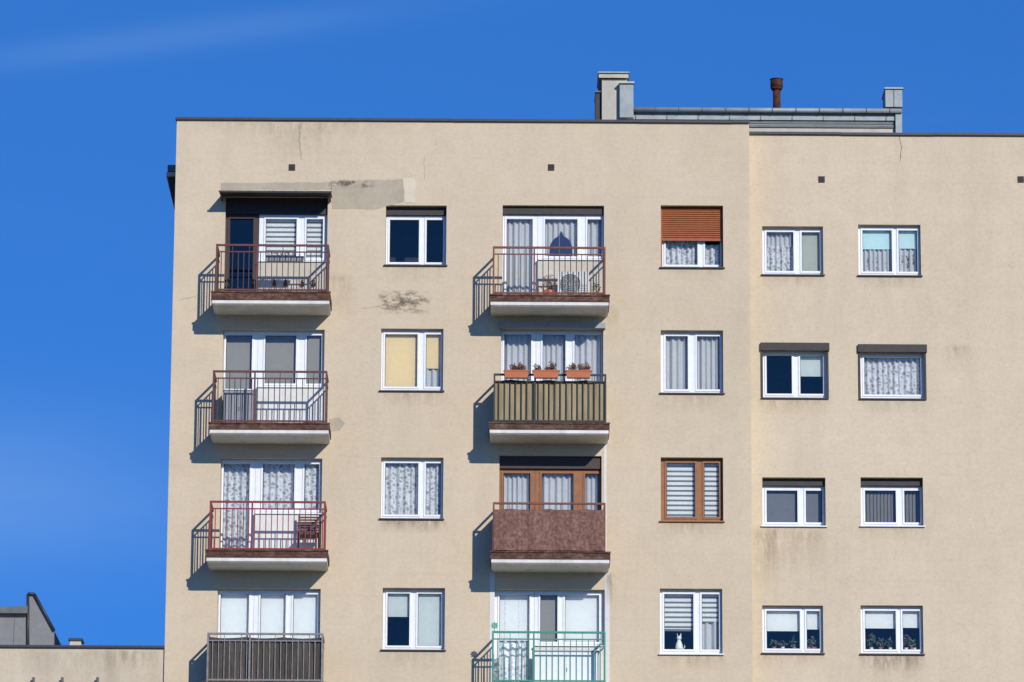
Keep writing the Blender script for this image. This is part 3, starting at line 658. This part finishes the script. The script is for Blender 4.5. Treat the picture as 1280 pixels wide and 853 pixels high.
for k in range(8):
    t=k*math.pi/4; d=Vector((math.cos(t),0,math.sin(t))); n=Vector((-d.z,0,d.x)); c=Vector((x,y-.015,z))
    mb.face([c+d*.01,c+d*.05+n*.022,c+d*.085+Vector((0,-.01,0)),c+d*.05-n*.022],'petal_green')
mb.tube((x,y-.03,z),(x,y,z),.016,'terracotta',10)
mb.build('toy_pinwheel',None,(x,y,b['rt']))
mb=MB(); x0,x1,z0,z1=rect(626,806,656,850,-.35); cover(mb,x0,x1,z0,z1,-.4,('lace',)); mb.build('hanging_laundry',None,(x0,-.4,z1))

# ---------------------------------------------------------------- ground
mb=MB(); mb.face([(-2500,-2500,0),(2500,-2500,0),(2500,2500,0),(-2500,2500,0)],'ground_soil'); mb.build('ground')
mb=MB(); mb.face([(-200,-14,.004),(200,-14,.004),(200,-7,.004),(-200,-7,.004)],'asphalt'); mb.build('road')
mb=MB(); mb.box(-200,200,-7,-6.85,0,.12,'slab_paint'); mb.box(-200,200,-14.15,-14,0,.12,'slab_paint'); mb.build('kerb')

# ---------------------------------------------------------------- light
SV=Vector((.48,-1,.50)).normalized()
sd=bpy.data.lights.new("sun",'SUN'); sd.energy=3.95; sd.angle=math.radians(.5); sd.color=(1,.955,.885)
so=bpy.data.objects.new("sun",sd); S.collection.objects.link(so); so.rotation_euler=SV.to_track_quat('Z','Y').to_euler(); so.location=(20,-40,60)
w=bpy.data.worlds.new("World"); S.world=w; w.use_nodes=True; nt=w.node_tree; bg=nt.nodes['Background']
def wn(t): return nt.nodes.new(t)
def wl(a,b): nt.links.new(a,b)
def wm(op,a,b=None,clamp=False):
    x=wn('ShaderNodeMath'); x.operation=op; x.use_clamp=clamp
    for i,v in enumerate((a,b)):
        if v is None: continue
        if isinstance(v,(int,float)): x.inputs[i].default_value=v
        else: wl(v,x.inputs[i])
    return x.outputs[0]
tc=wn('ShaderNodeTexCoord'); ad=wn('ShaderNodeVectorMath'); ad.operation='ADD'; ad.inputs[1].default_value=(0,0,.36)
nn=wn('ShaderNodeVectorMath'); nn.operation='NORMALIZE'; wl(tc.outputs['Generated'],ad.inputs[0]); wl(ad.outputs[0],nn.inputs[0])
sk=wn('ShaderNodeTexSky'); sk.sky_type='NISHITA'; sk.sun_disc=False; sk.sun_elevation=math.asin(SV.z); sk.sun_rotation=math.atan2(SV.x,SV.y)
sk.air_density=1.0; sk.dust_density=0.2; sk.ozone_density=4.0; wl(nn.outputs[0],sk.inputs[0])
hs=wn('ShaderNodeMix'); hs.data_type='RGBA'; hs.blend_type='MULTIPLY'; hs.inputs['Factor'].default_value=1.0; wl(sk.outputs[0],hs.inputs['A']); hs.inputs['B'].default_value=(0.38,1.03,1.75,1)
sx=wn('ShaderNodeSeparateXYZ'); wl(tc.outputs['Generated'],sx.inputs[0])
u=wm('DIVIDE',sx.outputs[0],sx.outputs[1]); v=wm('DIVIDE',sx.outputs[2],sx.outputs[1])
def gauss(x,s): 
    q=wm('DIVIDE',x,s); return wm('EXPONENT',wm('MULTIPLY',wm('MULTIPLY',q,q),-1.0))
line=wm('SUBTRACT',v,wm('ADD',.3275,wm('MULTIPLY',u,.14)))
mp=wn('ShaderNodeMapping'); mp.inputs['Scale'].default_value=(10,10,45); mp.inputs['Rotation'].default_value=(0,math.radians(-8),0); wl(tc.outputs['Generated'],mp.inputs[0])
no=wn('ShaderNodeTexNoise'); no.inputs['Scale'].default_value=1.2; no.inputs['Detail'].default_value=6; no.inputs['Roughness'].default_value=.55; wl(mp.outputs[0],no.inputs[0])
s1=wm('MULTIPLY',gauss(line,.0035),wm('MULTIPLY',gauss(wm('ADD',u,.075),.05),.075))
s2=wm('MULTIPLY',gauss(wm('SUBTRACT',v,.217),.018),wm('MULTIPLY',gauss(wm('ADD',u,.12),.05),.15))
cl=wm('MULTIPLY',wm('ADD',s1,s2),wm('ADD',no.outputs['Fac'],.3),True)
cl=wm('ADD',cl,wm('MULTIPLY',wm('SUBTRACT',no.outputs['Fac'],.55,True),.05),True)
mx=wn('ShaderNodeMix'); mx.data_type='RGBA'; wl(cl,mx.inputs['Factor']); wl(hs.outputs['Result'],mx.inputs['A']); mx.inputs['B'].default_value=(5,7,8.5,1)
wl(mx.outputs['Result'],bg.inputs['Color']); bg.inputs['Strength'].default_value=.12
